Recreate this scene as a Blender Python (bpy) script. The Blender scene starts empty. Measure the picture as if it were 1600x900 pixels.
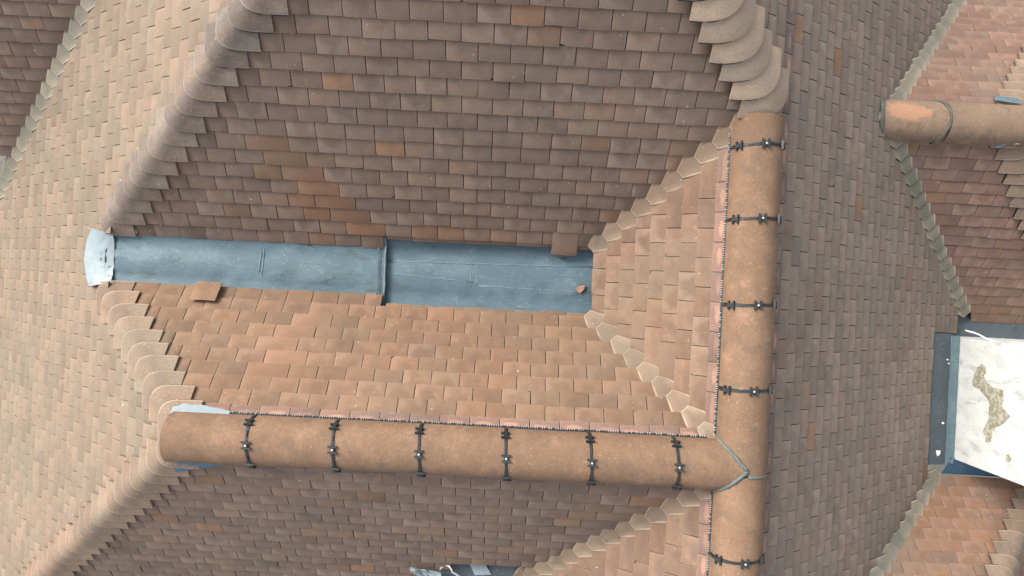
import bpy, math, random
import numpy as np
from mathutils import Vector, Matrix

random.seed(7)
R = math.radians
sc = bpy.context.scene
col = sc.collection

# ---------------------------------------------------------------- camera
CAM_H = 4.40
ALPHA = R(2.9)
FPX = 1100.0                      # focal length in photograph pixels (1600 wide)
cam_d = bpy.data.cameras.new("camera")
cam_d.sensor_width = 36.0
cam_d.lens = 36.0 * FPX / 1600.0
cam_d.clip_start = 0.05
cam_d.clip_end = 2000
cam = bpy.data.objects.new("camera", cam_d)
cam.location = (0, 0, CAM_H)
cam.rotation_euler = (0, 0, ALPHA)
col.objects.link(cam)
sc.camera = cam

# ---------------------------------------------------------------- light
SUN = Vector((-0.64, 0.46, 0.62)).normalized()
ELEV = math.asin(SUN.z)
AZ = math.atan2(SUN.x, SUN.y)
world = bpy.data.worlds.new("World")
sc.world = world
world.use_nodes = True
wn = world.node_tree
bg = wn.nodes["Background"]
sky = wn.nodes.new("ShaderNodeTexSky")
sky.sky_type = 'NISHITA'
sky.sun_disc = False
sky.sun_elevation = ELEV
sky.sun_rotation = AZ
sky.dust_density = 4.0
sky.air_density = 1.0
hz = wn.nodes.new("ShaderNodeHueSaturation")        # thin high cloud whitens the sky
hz.inputs["Saturation"].default_value = 0.30
wn.links.new(sky.outputs[0], hz.inputs["Color"])
wn.links.new(hz.outputs[0], bg.inputs[0])
bg.inputs[1].default_value = 0.15
sun_d = bpy.data.lights.new("sun", 'SUN')
sun_d.energy = 1.45
sun_d.angle = R(24)
sun_d.color = (1.0, 0.94, 0.86)
sun = bpy.data.objects.new("sun", sun_d)
sun.rotation_euler = SUN.to_track_quat('Z', 'Y').to_euler()
sun.location = SUN * 30
col.objects.link(sun)
sc.view_settings.view_transform = 'Standard'
sc.view_settings.look = 'None'
sc.view_settings.gamma = 1.0
sc.view_settings.use_curve_mapping = False
sc.view_settings.exposure = 0.96


# ---------------------------------------------------------------- node helpers
class NT:
    def __init__(s, name):
        s.m = bpy.data.materials.new(name)
        s.m.use_nodes = True
        s.t = s.m.node_tree
        s.b = s.t.nodes["Principled BSDF"]

    def n(s, typ, **kw):
        nd = s.t.nodes.new(typ)
        for k, v in kw.items():
            setattr(nd, k, v)
        return nd

    def put(s, sock, v):
        if hasattr(v, "is_output") or isinstance(v, bpy.types.NodeSocket):
            s.t.links.new(v, sock)
        else:
            if isinstance(v, tuple) and len(v) == 3 and sock.type == 'RGBA':
                v = (*v, 1)
            sock.default_value = v

    def math(s, op, a, b=0.0, c=0.0, clamp=False):
        nd = s.n("ShaderNodeMath", operation=op, use_clamp=clamp)
        s.put(nd.inputs[0], a)
        s.put(nd.inputs[1], b)
        s.put(nd.inputs[2], c)
        return nd.outputs[0]

    def step(s, v, a, b):
        nd = s.n("ShaderNodeMapRange", interpolation_type='SMOOTHSTEP')
        s.put(nd.inputs[0], v)
        s.put(nd.inputs[1], a)
        s.put(nd.inputs[2], b)
        return nd.outputs[0]

    def mix(s, f, a, b, mode='MIX'):
        nd = s.n("ShaderNodeMix", data_type='RGBA', blend_type=mode)
        s.put(nd.inputs[0], f)
        s.put(nd.inputs[6], a)
        s.put(nd.inputs[7], b)
        return nd.outputs[2]

    def noise(s, vec, scale, detail=3.0, rough=0.6):
        nd = s.n("ShaderNodeTexNoise")
        if vec is not None:
            s.put(nd.inputs["Vector"], vec)
        nd.inputs["Scale"].default_value = scale
        nd.inputs["Detail"].default_value = detail
        nd.inputs["Roughness"].default_value = rough
        return nd.outputs[0]

    def ramp(s, f, stops, mode='LINEAR'):
        nd = s.n("ShaderNodeValToRGB")
        cr = nd.color_ramp
        cr.interpolation = mode
        while len(cr.elements) < len(stops):
            cr.elements.new(0.5)
        for e, (p, c) in zip(cr.elements, stops):
            e.position = p
            e.color = (*c, 1) if len(c) == 3 else c
        s.put(nd.inputs[0], f)
        return nd.outputs[0]

    def bump(s, h, strength, dist):
        nd = s.n("ShaderNodeBump")
        nd.inputs["Strength"].default_value = strength
        nd.inputs["Distance"].default_value = dist
        s.put(nd.inputs["Height"], h)
        s.t.links.new(nd.outputs[0], s.b.inputs["Normal"])

    def vmath(s, op, a, b):
        nd = s.n("ShaderNodeVectorMath", operation=op)
        s.put(nd.inputs[0], a)
        s.put(nd.inputs[1], b)
        return nd.outputs[0]

    def obj(s):
        return s.n("ShaderNodeTexCoord").outputs["Object"]

    def out(s, color, rough=0.9, spec=0.3, metal=0.0):
        s.put(s.b.inputs["Base Color"], color)
        s.put(s.b.inputs["Roughness"], rough)
        s.put(s.b.inputs["Specular IOR Level"], spec)
        s.put(s.b.inputs["Metallic"], metal)
        return s.m


def tile_material(name, stops, pale, pale_amt, lichen, lichen_amt, patch=(0.3, 0.2, 0.15), patch_amt=0.0, rim=.35, rimc=(.36, .28, .22), rimw=.05, rimu=True, smear=False, edge=.38):
    """Sand-faced clay: one random tone per tile, weathering marks laid out in the tile's own UV."""
    t = NT(name)
    oi = t.n("ShaderNodeObjectInfo").outputs["Random"]
    at = t.n("ShaderNodeAttribute", attribute_name="rnd").outputs["Fac"]
    rnd = t.math('FRACT', t.math('ADD', oi, at))
    r2 = t.math('FRACT', t.math('MULTIPLY', rnd, 17.31))
    r3 = t.math('FRACT', t.math('MULTIPLY', rnd, 73.7))
    uv = t.n("ShaderNodeUVMap", uv_map="UVMap").outputs[0]
    sep = t.n("ShaderNodeSeparateXYZ")
    t.put(sep.inputs[0], uv)
    U, V = sep.outputs[0], sep.outputs[1]
    sc3 = t.vmath('MULTIPLY', uv, (1.65, 1.0, 1.0))
    cmb = t.n("ShaderNodeCombineXYZ")
    t.put(cmb.inputs[0], t.math('MULTIPLY', rnd, 91.0))
    t.put(cmb.inputs[1], t.math('MULTIPLY', r2, 57.0))
    vec = t.vmath('ADD', sc3, cmb.outputs[0])
    base = t.ramp(rnd, stops)
    n1 = t.noise(vec, 1.6, 4, 0.6)
    n2 = t.noise(vec, 9.0, 3, 0.65)
    n3 = t.noise(vec, 18.0, 3, 0.75)
    base = t.mix(t.math('MULTIPLY', t.step(n1, 0.40, 0.68), 0.55), base, t.mix(0.5, base, (0.30, 0.17, 0.105)))
    # pale arc left by water running off the joint above
    dx = t.math('MULTIPLY', t.math('SUBTRACT', U, 0.5), 2.1)
    dy = t.math('MULTIPLY', t.math('SUBTRACT', 1.0, V), 1.05)
    d = t.math('SQRT', t.math('ADD', t.math('MULTIPLY', dx, dx), t.math('MULTIPLY', dy, dy)))
    d = t.math('ADD', d, t.math('MULTIPLY', t.math('SUBTRACT', n1, 0.5), 0.9))
    arc = t.math('MULTIPLY', t.step(d, 0.55, 1.05), t.step(r2, 0.50, 1.0))
    arc = t.math('MULTIPLY', arc, t.step(n1, 0.2, 0.6))
    base = t.mix(t.math('MULTIPLY', arc, pale_amt), base, pale)
    # sooty middle, warmer washed edges
    de = t.step(t.math('ADD', d, t.math('MULTIPLY', t.math('SUBTRACT', n2, 0.5), 0.5)), 0.35, 1.0)
    base = t.mix(t.math('MULTIPLY', t.math('SUBTRACT', 1.0, de), edge * .7), base, tuple(x * .70 for x in stops[0][1]))
    base = t.mix(t.math('MULTIPLY', t.math('MULTIPLY', de, t.step(r3, 0.1, 0.9)), edge), base, tuple(min(1, x * f) for x, f in zip(stops[len(stops) // 2][1], (1.32, 1.18, 1.05))))
    if smear:
        ax_ = t.math('DIVIDE', t.math('SUBTRACT', U, t.math('ADD', 0.35, t.math('MULTIPLY', r2, 0.3))), 0.36)
        ay_ = t.math('DIVIDE', t.math('SUBTRACT', V, 0.40), 0.17)
        ds = t.math('SQRT', t.math('ADD', t.math('MULTIPLY', ax_, ax_), t.math('MULTIPLY', ay_, ay_)))
        ds = t.math('ADD', ds, t.math('MULTIPLY', t.math('SUBTRACT', n2, 0.5), 1.8))
        base = t.mix(t.math('MULTIPLY', t.math('SUBTRACT', 1.0, t.step(ds, 0.55, 1.0)), t.math('ADD', .35, t.math('MULTIPLY', r3, .55))), base, (.42, .24, .17))
    # lichen bloom
    lm = t.math('MULTIPLY', t.step(n2, 0.48, 0.66), t.step(n1, 0.35, 0.6))
    base = t.mix(t.math('MULTIPLY', lm, lichen_amt), base, lichen)
    if patch_amt:
        pm = t.math('MULTIPLY', t.step(n1, 0.55, 0.66), t.step(r3, 0.55, 0.7))
        base = t.mix(t.math('MULTIPLY', pm, patch_amt), base, patch)
    # edges where the sand face has worn
    e = t.math('MULTIPLY', V, 0.8)
    if rimu: e = t.math('MINIMUM', t.math('MINIMUM', U, t.math('SUBTRACT', 1.0, U)), e)
    em = t.math('MULTIPLY', t.math('SUBTRACT', 1.0, t.step(e, rimw * .45, rimw)), t.step(n2, *((0.42, 0.6) if rimw < .06 else (0.25, 0.5))))
    base = t.mix(t.math('MULTIPLY', em, rim), base, rimc)
    # dirt and moss packed in the joints, on the part of a tile that the next course covers
    base = t.mix(t.step(V, 0.985, 1.03), base, (.034, .028, .021))
    pos = t.n("ShaderNodeNewGeometry").outputs["Position"]
    big = t.noise(pos, 2.1, 5, 0.62)
    big2 = t.noise(t.vmath('ADD', pos, (7.3, 2.1, 4.4)), 5.5, 4, 0.6)
    base = t.mix(t.math('MULTIPLY', t.step(big, 0.46, 0.66), 0.42), base, lichen)
    base = t.mix(t.math('MULTIPLY', t.step(big2, 0.50, 0.68), 0.30), base, tuple(x * .62 for x in stops[0][1]))
    spots = t.step(t.noise(pos, 38, 2, 0.5), 0.735, 0.76)
    base = t.mix(t.math('MULTIPLY', spots, 0.7), base, (.46, .43, .37))
    val = t.math('ADD', 0.62, t.math('MULTIPLY', n3, 0.76))
    val = t.math('MULTIPLY', val, t.math('ADD', 0.91, t.math('MULTIPLY', r3, 0.18)))
    base = t.mix(1.0, base, t.n("ShaderNodeCombineXYZ").outputs[0], 'MIX') if False else base
    hs = t.n("ShaderNodeHueSaturation")
    t.put(hs.inputs["Value"], val)
    t.put(hs.inputs["Color"], base)
    t.bump(t.math('ADD', n3, t.math('MULTIPLY', n2, 0.8)), 0.5, 0.0025)
    return t.out(hs.outputs[0], 0.92, 0.22)


GREY = [(0.0, (.178, .136, .109)), (.28, (.212, .157, .125)), (.55, (.228, .160, .122)), (.80, (.195, .150, .124)), (.93, (.232, .160, .114)), (1.0, (.24, .153, .102))]
WARM = [(0.0, (.195, .124, .083)), (.3, (.222, .138, .090)), (.6, (.210, .138, .096)), (.85, (.232, .142, .089)), (1.0, (.188, .130, .095))]
M_SOUTH = tile_material("weathered_clay", GREY, (.285, .225, .185), .8, (.160, .136, .112), .35, (.27, .155, .10), .28)
M_WARM = tile_material("pink_clay", WARM, (.33, .25, .185), .35, (.225, .165, .112), .3, (.33, .20, .14), .35)
M_PINK = tile_material("sanded_clay", [(0, (.195, .126, .088)), (.4, (.212, .142, .102)), (.75, (.190, .132, .100)), (1, (.222, .140, .094))], (.33, .25, .185), .5, (.225, .172, .122), .3, (.30, .18, .125), .5)
M_WEST = tile_material("lichened_clay", [(0, (.222, .176, .130)), (.35, (.206, .170, .128)), (.65, (.236, .176, .132)), (1, (.222, .181, .138))], (.285, .235, .18), .4, (.195, .175, .130), .35, (.275, .205, .152), .4, edge=.16)
M_EAST = tile_material("sooty_clay", [(0, (.208, .170, .140)), (.35, (.240, .194, .158)), (.7, (.226, .188, .160)), (.92, (.245, .186, .142)), (1, (.245, .172, .128))], (.29, .26, .225), .45, (.20, .180, .150), .3, (.20, .14, .105), .4)
M_OLD = tile_material("red_clay", [(0, (.20, .125, .098)), (.4, (.235, .145, .112)), (.75, (.19, .13, .108)), (1, (.26, .155, .108))], (.34, .25, .195), .5, (.20, .165, .125), .25, (.32, .19, .13), .4)
M_SMEAR = tile_material("smeared_clay", [(0, (.195, .130, .110)), (.5, (.21, .138, .115)), (1, (.185, .125, .108))], (.30, .22, .18), .3, (.20, .15, .125), .3, smear=True)
M_SMEARGREY = tile_material("smeared_grey_clay", [(0, (.165, .130, .118)), (.5, (.18, .138, .122)), (1, (.155, .125, .116))], (.28, .24, .21), .3, (.17, .145, .125), .3, smear=True)
M_ORANGE = tile_material("orange_clay", [(0, (.255, .150, .095)), (.5, (.235, .148, .102)), (1, (.27, .155, .10))], (.31, .22, .15), .35, (.21, .165, .115), .5, (.31, .165, .09), .5)
M_RUST = tile_material("rusty_clay", [(0, (.26, .145, .090)), (.5, (.24, .142, .097)), (.8, (.18, .130, .105)), (1, (.285, .158, .097))], (.34, .24, .17), .35, (.22, .19, .15), .3, (.36, .18, .09), .6)
M_VALLEY = tile_material("buff_clay", [(0, (.188, .140, .102)), (.35, (.235, .170, .123)), (.7, (.205, .158, .118)), (1, (.25, .182, .132))], (.37, .31, .235), .5, (.205, .175, .130), .45, rim=.9, rimc=(.40, .325, .245), rimw=.085)
M_VGREY = tile_material("mossy_clay", [(0, (.20, .195, .150)), (.5, (.23, .213, .165)), (1, (.195, .190, .155))], (.34, .32, .25), .55, (.175, .19, .150), .5, rim=.85, rimc=(.40, .38, .30), rimw=.085)
M_HIPDARK = tile_material("dark_hip_clay", [(0, (.170, .140, .118)), (.5, (.19, .152, .126)), (1, (.158, .134, .116))], (.30, .26, .22), .5, (.24, .215, .175), .4, rim=.4, rimc=(.31, .275, .235), rimw=.2, rimu=False)
M_HIP = tile_material("hip_clay", [(0, (.215, .162, .122)), (.5, (.235, .170, .126)), (1, (.20, .158, .124))], (.33, .265, .20), .5, (.27, .225, .165), .4, rim=.75, rimc=(.40, .33, .26), rimw=.22, rimu=False)
M_HIPGREY = tile_material("hip_grey_clay", [(0, (.38, .30, .225)), (.5, (.42, .325, .24)), (1, (.39, .315, .24))], (.45, .37, .285), .35, (.29, .265, .21), .4)


def ridge_material(name, c1, c2, spot=None):
    t = NT(name)
    v = t.obj()
    rnd = t.n("ShaderNodeObjectInfo").outputs["Random"]
    cmb = t.n("ShaderNodeCombineXYZ")
    t.put(cmb.inputs[0], t.math('MULTIPLY', rnd, 40.0))
    v2 = t.vmath('ADD', v, cmb.outputs[0])
    n1 = t.noise(v2, 7, 5, 0.65)
    n2 = t.noise(v2, 55, 3, 0.7)
    n3 = t.noise(v2, 120, 3, 0.8)
    c = t.mix(t.step(n1, 0.35, 0.7), c1, c2)
    c = t.mix(t.math('MULTIPLY', t.step(rnd, 0.2, 0.9), 0.4), c, tuple(x * .74 for x in c1))
    c = t.mix(t.math('MULTIPLY', t.step(n2, 0.56, 0.72), 0.5), c, (.36, .26, .18))
    c = t.mix(t.math('MULTIPLY', t.step(t.noise(v2, 11, 6, 0.7), 0.48, 0.66), 0.6), c, (.145, .105, .078))
    c = t.mix(t.math('MULTIPLY', t.step(n1, 0.58, 0.70), 0.6), c, (.33, .20, .13))
    if spot:
        (sx, sy, sz, rx, ry) = spot
        sp = t.n("ShaderNodeSeparateXYZ")
        t.put(sp.inputs[0], v)
        a = t.math('DIVIDE', t.math('SUBTRACT', sp.outputs[0], sx), rx)
        b = t.math('DIVIDE', t.math('SUBTRACT', sp.outputs[1], sy), ry)
        dd = t.math('SQRT', t.math('ADD', t.math('MULTIPLY', a, a), t.math('MULTIPLY', b, b)))
        dd = t.math('ADD', dd, t.math('MULTIPLY', t.math('SUBTRACT', t.noise(v, 14, 4), 0.5), 1.3))
        dd = t.math('ADD', dd, t.math('MULTIPLY', t.math('SUBTRACT', n2, 0.5), 0.5))
        c = t.mix(t.math('SUBTRACT', 1.0, t.step(dd, 0.62, 1.0)), c, (.40, .225, .14))
    hs = t.n("ShaderNodeHueSaturation")
    t.put(hs.inputs["Value"], t.math('ADD', 0.50, t.math('MULTIPLY', n3, 1.0)))
    t.put(hs.inputs["Color"], c)
    t.bump(n3, 0.5, 0.002)
    return t.out(hs.outputs[0], 0.9, 0.25)


M_RIDGE = ridge_material("ridge_clay", (.205, .128, .080), (.255, .160, .102))
M_RIDGEOLD = ridge_material("old_ridge_clay", (.235, .165, .115), (.29, .20, .135))


def lead_material(name, base, pale, dark, pale_amt=0.6, dark_amt=0.5, streak=(1, 1.7, 1)):
    t = NT(name)
    v = t.vmath('MULTIPLY', t.obj(), streak)
    n1 = t.noise(v, 3.5, 5, 0.6)
    n2 = t.noise(v, 11, 4, 0.65)
    n3 = t.noise(t.obj(), 70, 3, 0.7)
    n4 = t.noise(v, 5.2, 6, 0.7)
    c = t.mix(t.math('MULTIPLY', t.step(n1, 0.45, 0.72), pale_amt * .55), base, pale)
    c = t.mix(t.math('MULTIPLY', t.step(n2, 0.56, 0.75), pale_amt * .7), c, pale)
    c = t.mix(t.math('MULTIPLY', t.step(n4, 0.58, 0.70), dark_amt), c, dark)
    st = t.vmath('MULTIPLY', t.obj(), (1.1, 8.0, 1.0))
    s1 = t.noise(st, 4.2, 5, 0.65)
    s2 = t.noise(t.vmath('ADD', st, (5.1, 3.3, 0.0)), 3.1, 6, 0.7)
    c = t.mix(t.math('MULTIPLY', t.step(s1, 0.57, 0.68), dark_amt * .75), c, (.098, .095, .070))
    c = t.mix(t.math('MULTIPLY', t.step(s2, 0.60, 0.72), pale_amt * .55), c, pale)
    c = t.mix(t.math('MULTIPLY', t.step(n3, 0.60, 0.70), 0.4), c, (.38, .43, .44))
    t.bump(t.math('ADD', n2, t.math('MULTIPLY', n3, 0.3)), 0.42, 0.010)
    return t.out(c, 0.62, 0.35, 0.15)


M_LEAD = lead_material("weathered_lead", (.100, .160, .192), (.20, .268, .298), (.06, .072, .064), .75, .75)
M_LEADGREY = lead_material("grey_lead", (.100, .158, .182), (.20, .268, .288), (.055, .066, .062), .75, .75)
M_LEADPALE = lead_material("pale_lead", (.25, .31, .335), (.43, .475, .485), (.15, .23, .26), .8, .5, (1, 1, 1))
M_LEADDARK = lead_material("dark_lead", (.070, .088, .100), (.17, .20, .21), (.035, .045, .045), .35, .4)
M_LEADBLUE = lead_material("blue_lead", (.075, .165, .26), (.17, .27, .35), (.05, .09, .13), .5, .3)


def plain(name, c, rough=0.7, spec=0.3, var=0.2, scale=30, c2=None):
    t = NT(name)
    n1 = t.noise(t.obj(), scale, 4, 0.65)
    c2 = c2 or tuple(min(1, x * 1.5 + .01) for x in c)
    cc = t.mix(t.math('MULTIPLY', t.step(n1, 0.4, 0.65), max(var, .3)), c, c2)
    t.bump(n1, 0.3, 0.004)
    return t.out(cc, rough, spec)


M_CREASE = plain("lead_fold", (.14, .20, .23), .6, .3, .4, 40, (.25, .31, .33))
M_BLACK = plain("black_plastic", (.018, .022, .024), 0.45, 0.5)
M_CLAMP = plain("grey_plastic", (.028, .034, .036), 0.6, 0.4)
M_STEEL = plain("screw_steel", (.50, .51, .50), 0.45, 0.5)
M_COMB = plain("comb_tooth", (.33, .32, .29), 0.6)
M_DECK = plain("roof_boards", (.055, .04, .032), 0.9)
M_MORTAR = plain("blue_mortar", (.105, .135, .130), 0.9, 0.2, .6, 25, (.19, .215, .20))
M_MORTDARK = plain("dark_mortar", (.085, .098, .085), 0.95, 0.2, .6, 25, (.16, .16, .13))
M_GROUND = plain("ground_gravel", (.16, .15, .13), 0.95, 0.2, .5, 3)
M_WIRE = plain("white_wire", (.72, .72, .70), 0.5)
M_BROWNEDGE = plain("clay_break", (.36, .20, .13), 0.95, .2, .4, 40, (.5, .38, .3))


def white_render():
    t = NT("white_render")
    v = t.obj()
    n1 = t.noise(v, 5, 6, 0.65)
    n2 = t.noise(v, 26, 4, 0.7)
    n3 = t.noise(t.vmath('MULTIPLY', v, (1, 1, .35)), 14, 4, 0.6)
    c = t.mix(t.math('MULTIPLY', t.step(n1, 0.5, 0.72), 0.5), (.72, .735, .715), (.46, .50, .50))
    c = t.mix(t.math('MULTIPLY', t.step(n3, 0.55, 0.68), 0.6), c, (.40, .43, .43))
    c = t.mix(t.math('MULTIPLY', t.step(n2, 0.68, 0.73), 0.8), c, (.20, .21, .20))
    t.bump(t.math('ADD', n1, t.math('MULTIPLY', n2, 0.6)), 0.6, 0.012)
    return t.out(c, 0.8, 0.3)


M_RENDER = white_render()
M_BARE = plain("bare_cement", (.29, .275, .19), 0.95, .2, .9, 34, (.56, .55, .46))


# ---------------------------------------------------------------- object helpers
def tag(o, label=None, cat=None, group=None, kind=None):
    if label: o["label"] = label
    if cat: o["category"] = cat
    if group: o["group"] = group
    if kind: o["kind"] = kind
    return o


def thing(name, loc, label, cat, group=None):
    o = bpy.data.objects.new(name, None)
    o.empty_display_size = 0.1
    o.location = loc
    col.objects.link(o)
    return tag(o, label, cat, group)


def world_loc(o):
    v = Vector((0, 0, 0))
    while o is not None:
        v += o.location
        o = o.parent
    return v


def link(name, me, parent=None, M=None, pivot=None):
    """Link mesh (in world coordinates unless M is given); parents are never rotated."""
    o = bpy.data.objects.new(name, me)
    col.objects.link(o)
    M = M.copy() if M is not None else Matrix.Identity(4)
    if parent is not None:
        o.parent = parent
        M = Matrix.Translation(-world_loc(parent)) @ M
    o.matrix_local = M
    return o


def mesh(name, verts, faces, mats, fmat=None, smooth=None, uvs=None):
    me = bpy.data.meshes.new(name)
    me.from_pydata([tuple(v) for v in verts], [], faces)
    for m in (mats if isinstance(mats, (list, tuple)) else [mats]):
        me.materials.append(m)
    if fmat:
        me.polygons.foreach_set("material_index", fmat)
    if smooth is not None:
        if isinstance(smooth, bool):
            smooth = [smooth] * len(me.polygons)
        me.polygons.foreach_set("use_smooth", smooth)
    if uvs is not None:
        ul = me.uv_layers.new(name="UVMap")
        for lp in me.loops:
            ul.data[lp.index].uv = uvs[lp.vertex_index]
    me.update()
    return me


def local_part(name, verts, faces, mat, parent, smooth=False):
    """A part whose origin is at its own middle."""
    V = [Vector(v) for v in verts]
    c = sum(V, Vector()) / len(V)
    me = mesh(name, [v - c for v in V], faces, mat, None, smooth)
    return link(name, me, parent, Matrix.Translation(c))


def box_geo(verts, faces, cx, ax, ay, az):
    """Append a box: centre cx, half-axis vectors ax, ay, az."""
    b = len(verts)
    for sx in (-1, 1):
        for sy in (-1, 1):
            for sz in (-1, 1):
                verts.append(cx + ax * sx + ay * sy + az * sz)
    for f in ((0, 1, 3, 2), (4, 6, 7, 5), (0, 4, 5, 1), (2, 3, 7, 6), (0, 2, 6, 4), (1, 5, 7, 3)):
        faces.append(tuple(b + i for i in f))


def grid_shell(grid, th):
    """Solid sheet from a grid of points; th is its thickness below. -> verts, faces, smooth flags, uv"""
    n, m = len(grid), len(grid[0])
    P = np.array([[tuple(p) for p in row] for row in grid], float)
    du = np.gradient(P, axis=0)
    dv = np.gradient(P, axis=1)
    N = np.cross(du, dv)
    N /= np.maximum(np.linalg.norm(N, axis=2, keepdims=True), 1e-9)
    if N[..., 2].mean() < 0:
        N = -N
        flip = True
    else:
        flip = False
    Bt = P - N * th
    verts, faces, smooth, uv = [], [], [], []
    for arr in (P, Bt):
        for i in range(n):
            for j in range(m):
                verts.append(tuple(arr[i, j]))
                uv.append((j / (m - 1), i / (n - 1)))
    I = lambda i, j: i * m + j
    K = n * m
    for i in range(n - 1):
        for j in range(m - 1):
            f = (I(i, j), I(i + 1, j), I(i + 1, j + 1), I(i, j + 1))
            g = tuple(K + k for k in reversed(f))
            if flip:
                f, g = tuple(reversed(f)), tuple(reversed(g))
            faces += [f, g]
            smooth += [True, True]
    loop = [(0, j) for j in range(m)] + [(i, m - 1) for i in range(1, n)] + [(n - 1, j) for j in range(m - 2, -1, -1)] + [(i, 0) for i in range(n - 2, 0, -1)]
    base = len(verts)
    L = len(loop)
    for (i, j) in loop:
        verts.append(tuple(P[i, j])); uv.append((j / (m - 1), i / (n - 1)))
    for (i, j) in loop:
        verts.append(tuple(Bt[i, j])); uv.append((j / (m - 1), i / (n - 1)))
    for k in range(L):
        k2 = (k + 1) % L
        f = (base + k, base + k2, base + L + k2, base + L + k)
        faces.append(tuple(reversed(f)) if not flip else f)
        smooth.append(False)
    return verts, faces, smooth, uv


def shell_part(name, grid, th, mat, parent, centred=True):
    v, f, s, uv = grid_shell(grid, th)
    c = Vector(np.mean(np.array(v), axis=0)) if centred else Vector((0, 0, 0))
    me = mesh(name, [Vector(p) - c for p in v], f, mat, None, s, uv)
    return link(name, me, parent, Matrix.Translation(c))


def tube_geo(pts, r, seg=6):
    verts, faces = [], []
    pts = [Vector(p) for p in pts]
    for i, p in enumerate(pts):
        t = (pts[min(i + 1, len(pts) - 1)] - pts[max(i - 1, 0)]).normalized()
        a = t.cross(Vector((0, 0, 1)))
        a = a.normalized() if a.length > 1e-4 else Vector((1, 0, 0))
        b = a.cross(t).normalized()
        rr = r[i] if isinstance(r, (list, tuple)) else r
        for k in range(seg):
            w = 2 * math.pi * k / seg
            verts.append(p + (a * math.cos(w) + b * math.sin(w)) * rr)
    for i in range(len(pts) - 1):
        for k in range(seg):
            k2 = (k + 1) % seg
            faces.append((i * seg + k, i * seg + k2, (i + 1) * seg + k2, (i + 1) * seg + k))
    faces.append(tuple(range(seg - 1, -1, -1)))
    faces.append(tuple((len(pts) - 1) * seg + k for k in range(seg)))
    return verts, faces


CA, SA = math.cos(ALPHA), math.sin(ALPHA)


def project(p):
    """World point -> photograph pixel (used to rank pieces by their size in view)."""
    X = p[0] * CA + p[1] * SA
    Y = -p[0] * SA + p[1] * CA
    d = max(CAM_H - p[2], .2)
    return 800 + FPX * X / d, 450 - FPX * Y / d


def at(x, y, z):
    """The point at height z that the photograph shows at pixel x, y."""
    d = CAM_H - z
    X, Y = (x - 800) / FPX * d, (450 - y) / FPX * d
    return Vector((X * CA - Y * SA, X * SA + Y * CA, z))


# ---------------------------------------------------------------- the roof planes
# facing S: z = k v + c   N: z = -k v + c   W: z = k u + c   E: z = -k u + c     (u = world x, v = world y)
class Plane:
    UP = {'S': (0, 1), 'N': (0, -1), 'W': (1, 0), 'E': (-1, 0)}
    PD = {'S': (1, 0), 'N': (-1, 0), 'W': (0, -1), 'E': (0, 1)}

    def __init__(s, face, k, c):
        s.face, s.k, s.c = face, k, c
        s.th = math.atan(k)
        s.up = Vector((*s.UP[face], 0))
        s.pd = Vector((*s.PD[face], 0))
        s.us = (s.up * math.cos(s.th) + Vector((0, 0, math.sin(s.th))))
        s.n = s.pd.cross(s.us).normalized()

    def coord(s, z):          # world u or v where the plane is at height z
        h = (z - s.c) / s.k
        return h if s.face in 'SW' else -h

    def pt(s, p, z):          # row coordinate p (along pd) at height z
        h = (z - s.c) / s.k
        return s.up * h + s.pd * p + Vector((0, 0, z))

    def p_of(s, w):           # world coordinate along the row -> row coordinate
        return w if s.face in 'SE' else -w


A = Plane('S', 0.985, -0.335)
B = Plane('N', 1.0, -0.206)
E = Plane('S', 1.0, 1.58)
C = Plane('W', 0.954, -0.534)
D = Plane('E', 0.82, 1.733)
W = Plane('W', 0.85, 2.13)
D2 = Plane('E', 0.97, 1.975)     # the hip above the main ridge leans a little steeper
J = Plane('S', 1.0, -2.19)
F = Plane('S', 0.80, -0.22 - 0.80 * 1.248)
G = Plane('N', 0.66, -0.22 + 0.66 * 1.248)
FE = Plane('E', 0.80, -0.22 + 0.80 * 3.24)
H = Plane('N', 1.10, -2.344)
HE = Plane('E', 0.89, -0.584 + 0.89 * 3.70)
RZ = 0.687                     # height of the two main ridges
RZ2 = -0.22                    # height of the small ridge
RU = 1.28                      # main ridge runs along u = RU
RV = -0.893                    # lower ridge runs along v = RV
Z0, DZ = -0.052, 0.0707
TH, TILT, GAP = 0.0105, math.atan(0.105), 0.0044


def corner(P1, P2, z):
    a, b = P1.coord(z), P2.coord(z)
    return Vector((a, b, z)) if P1.face in 'WE' else Vector((b, a, z))


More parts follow.
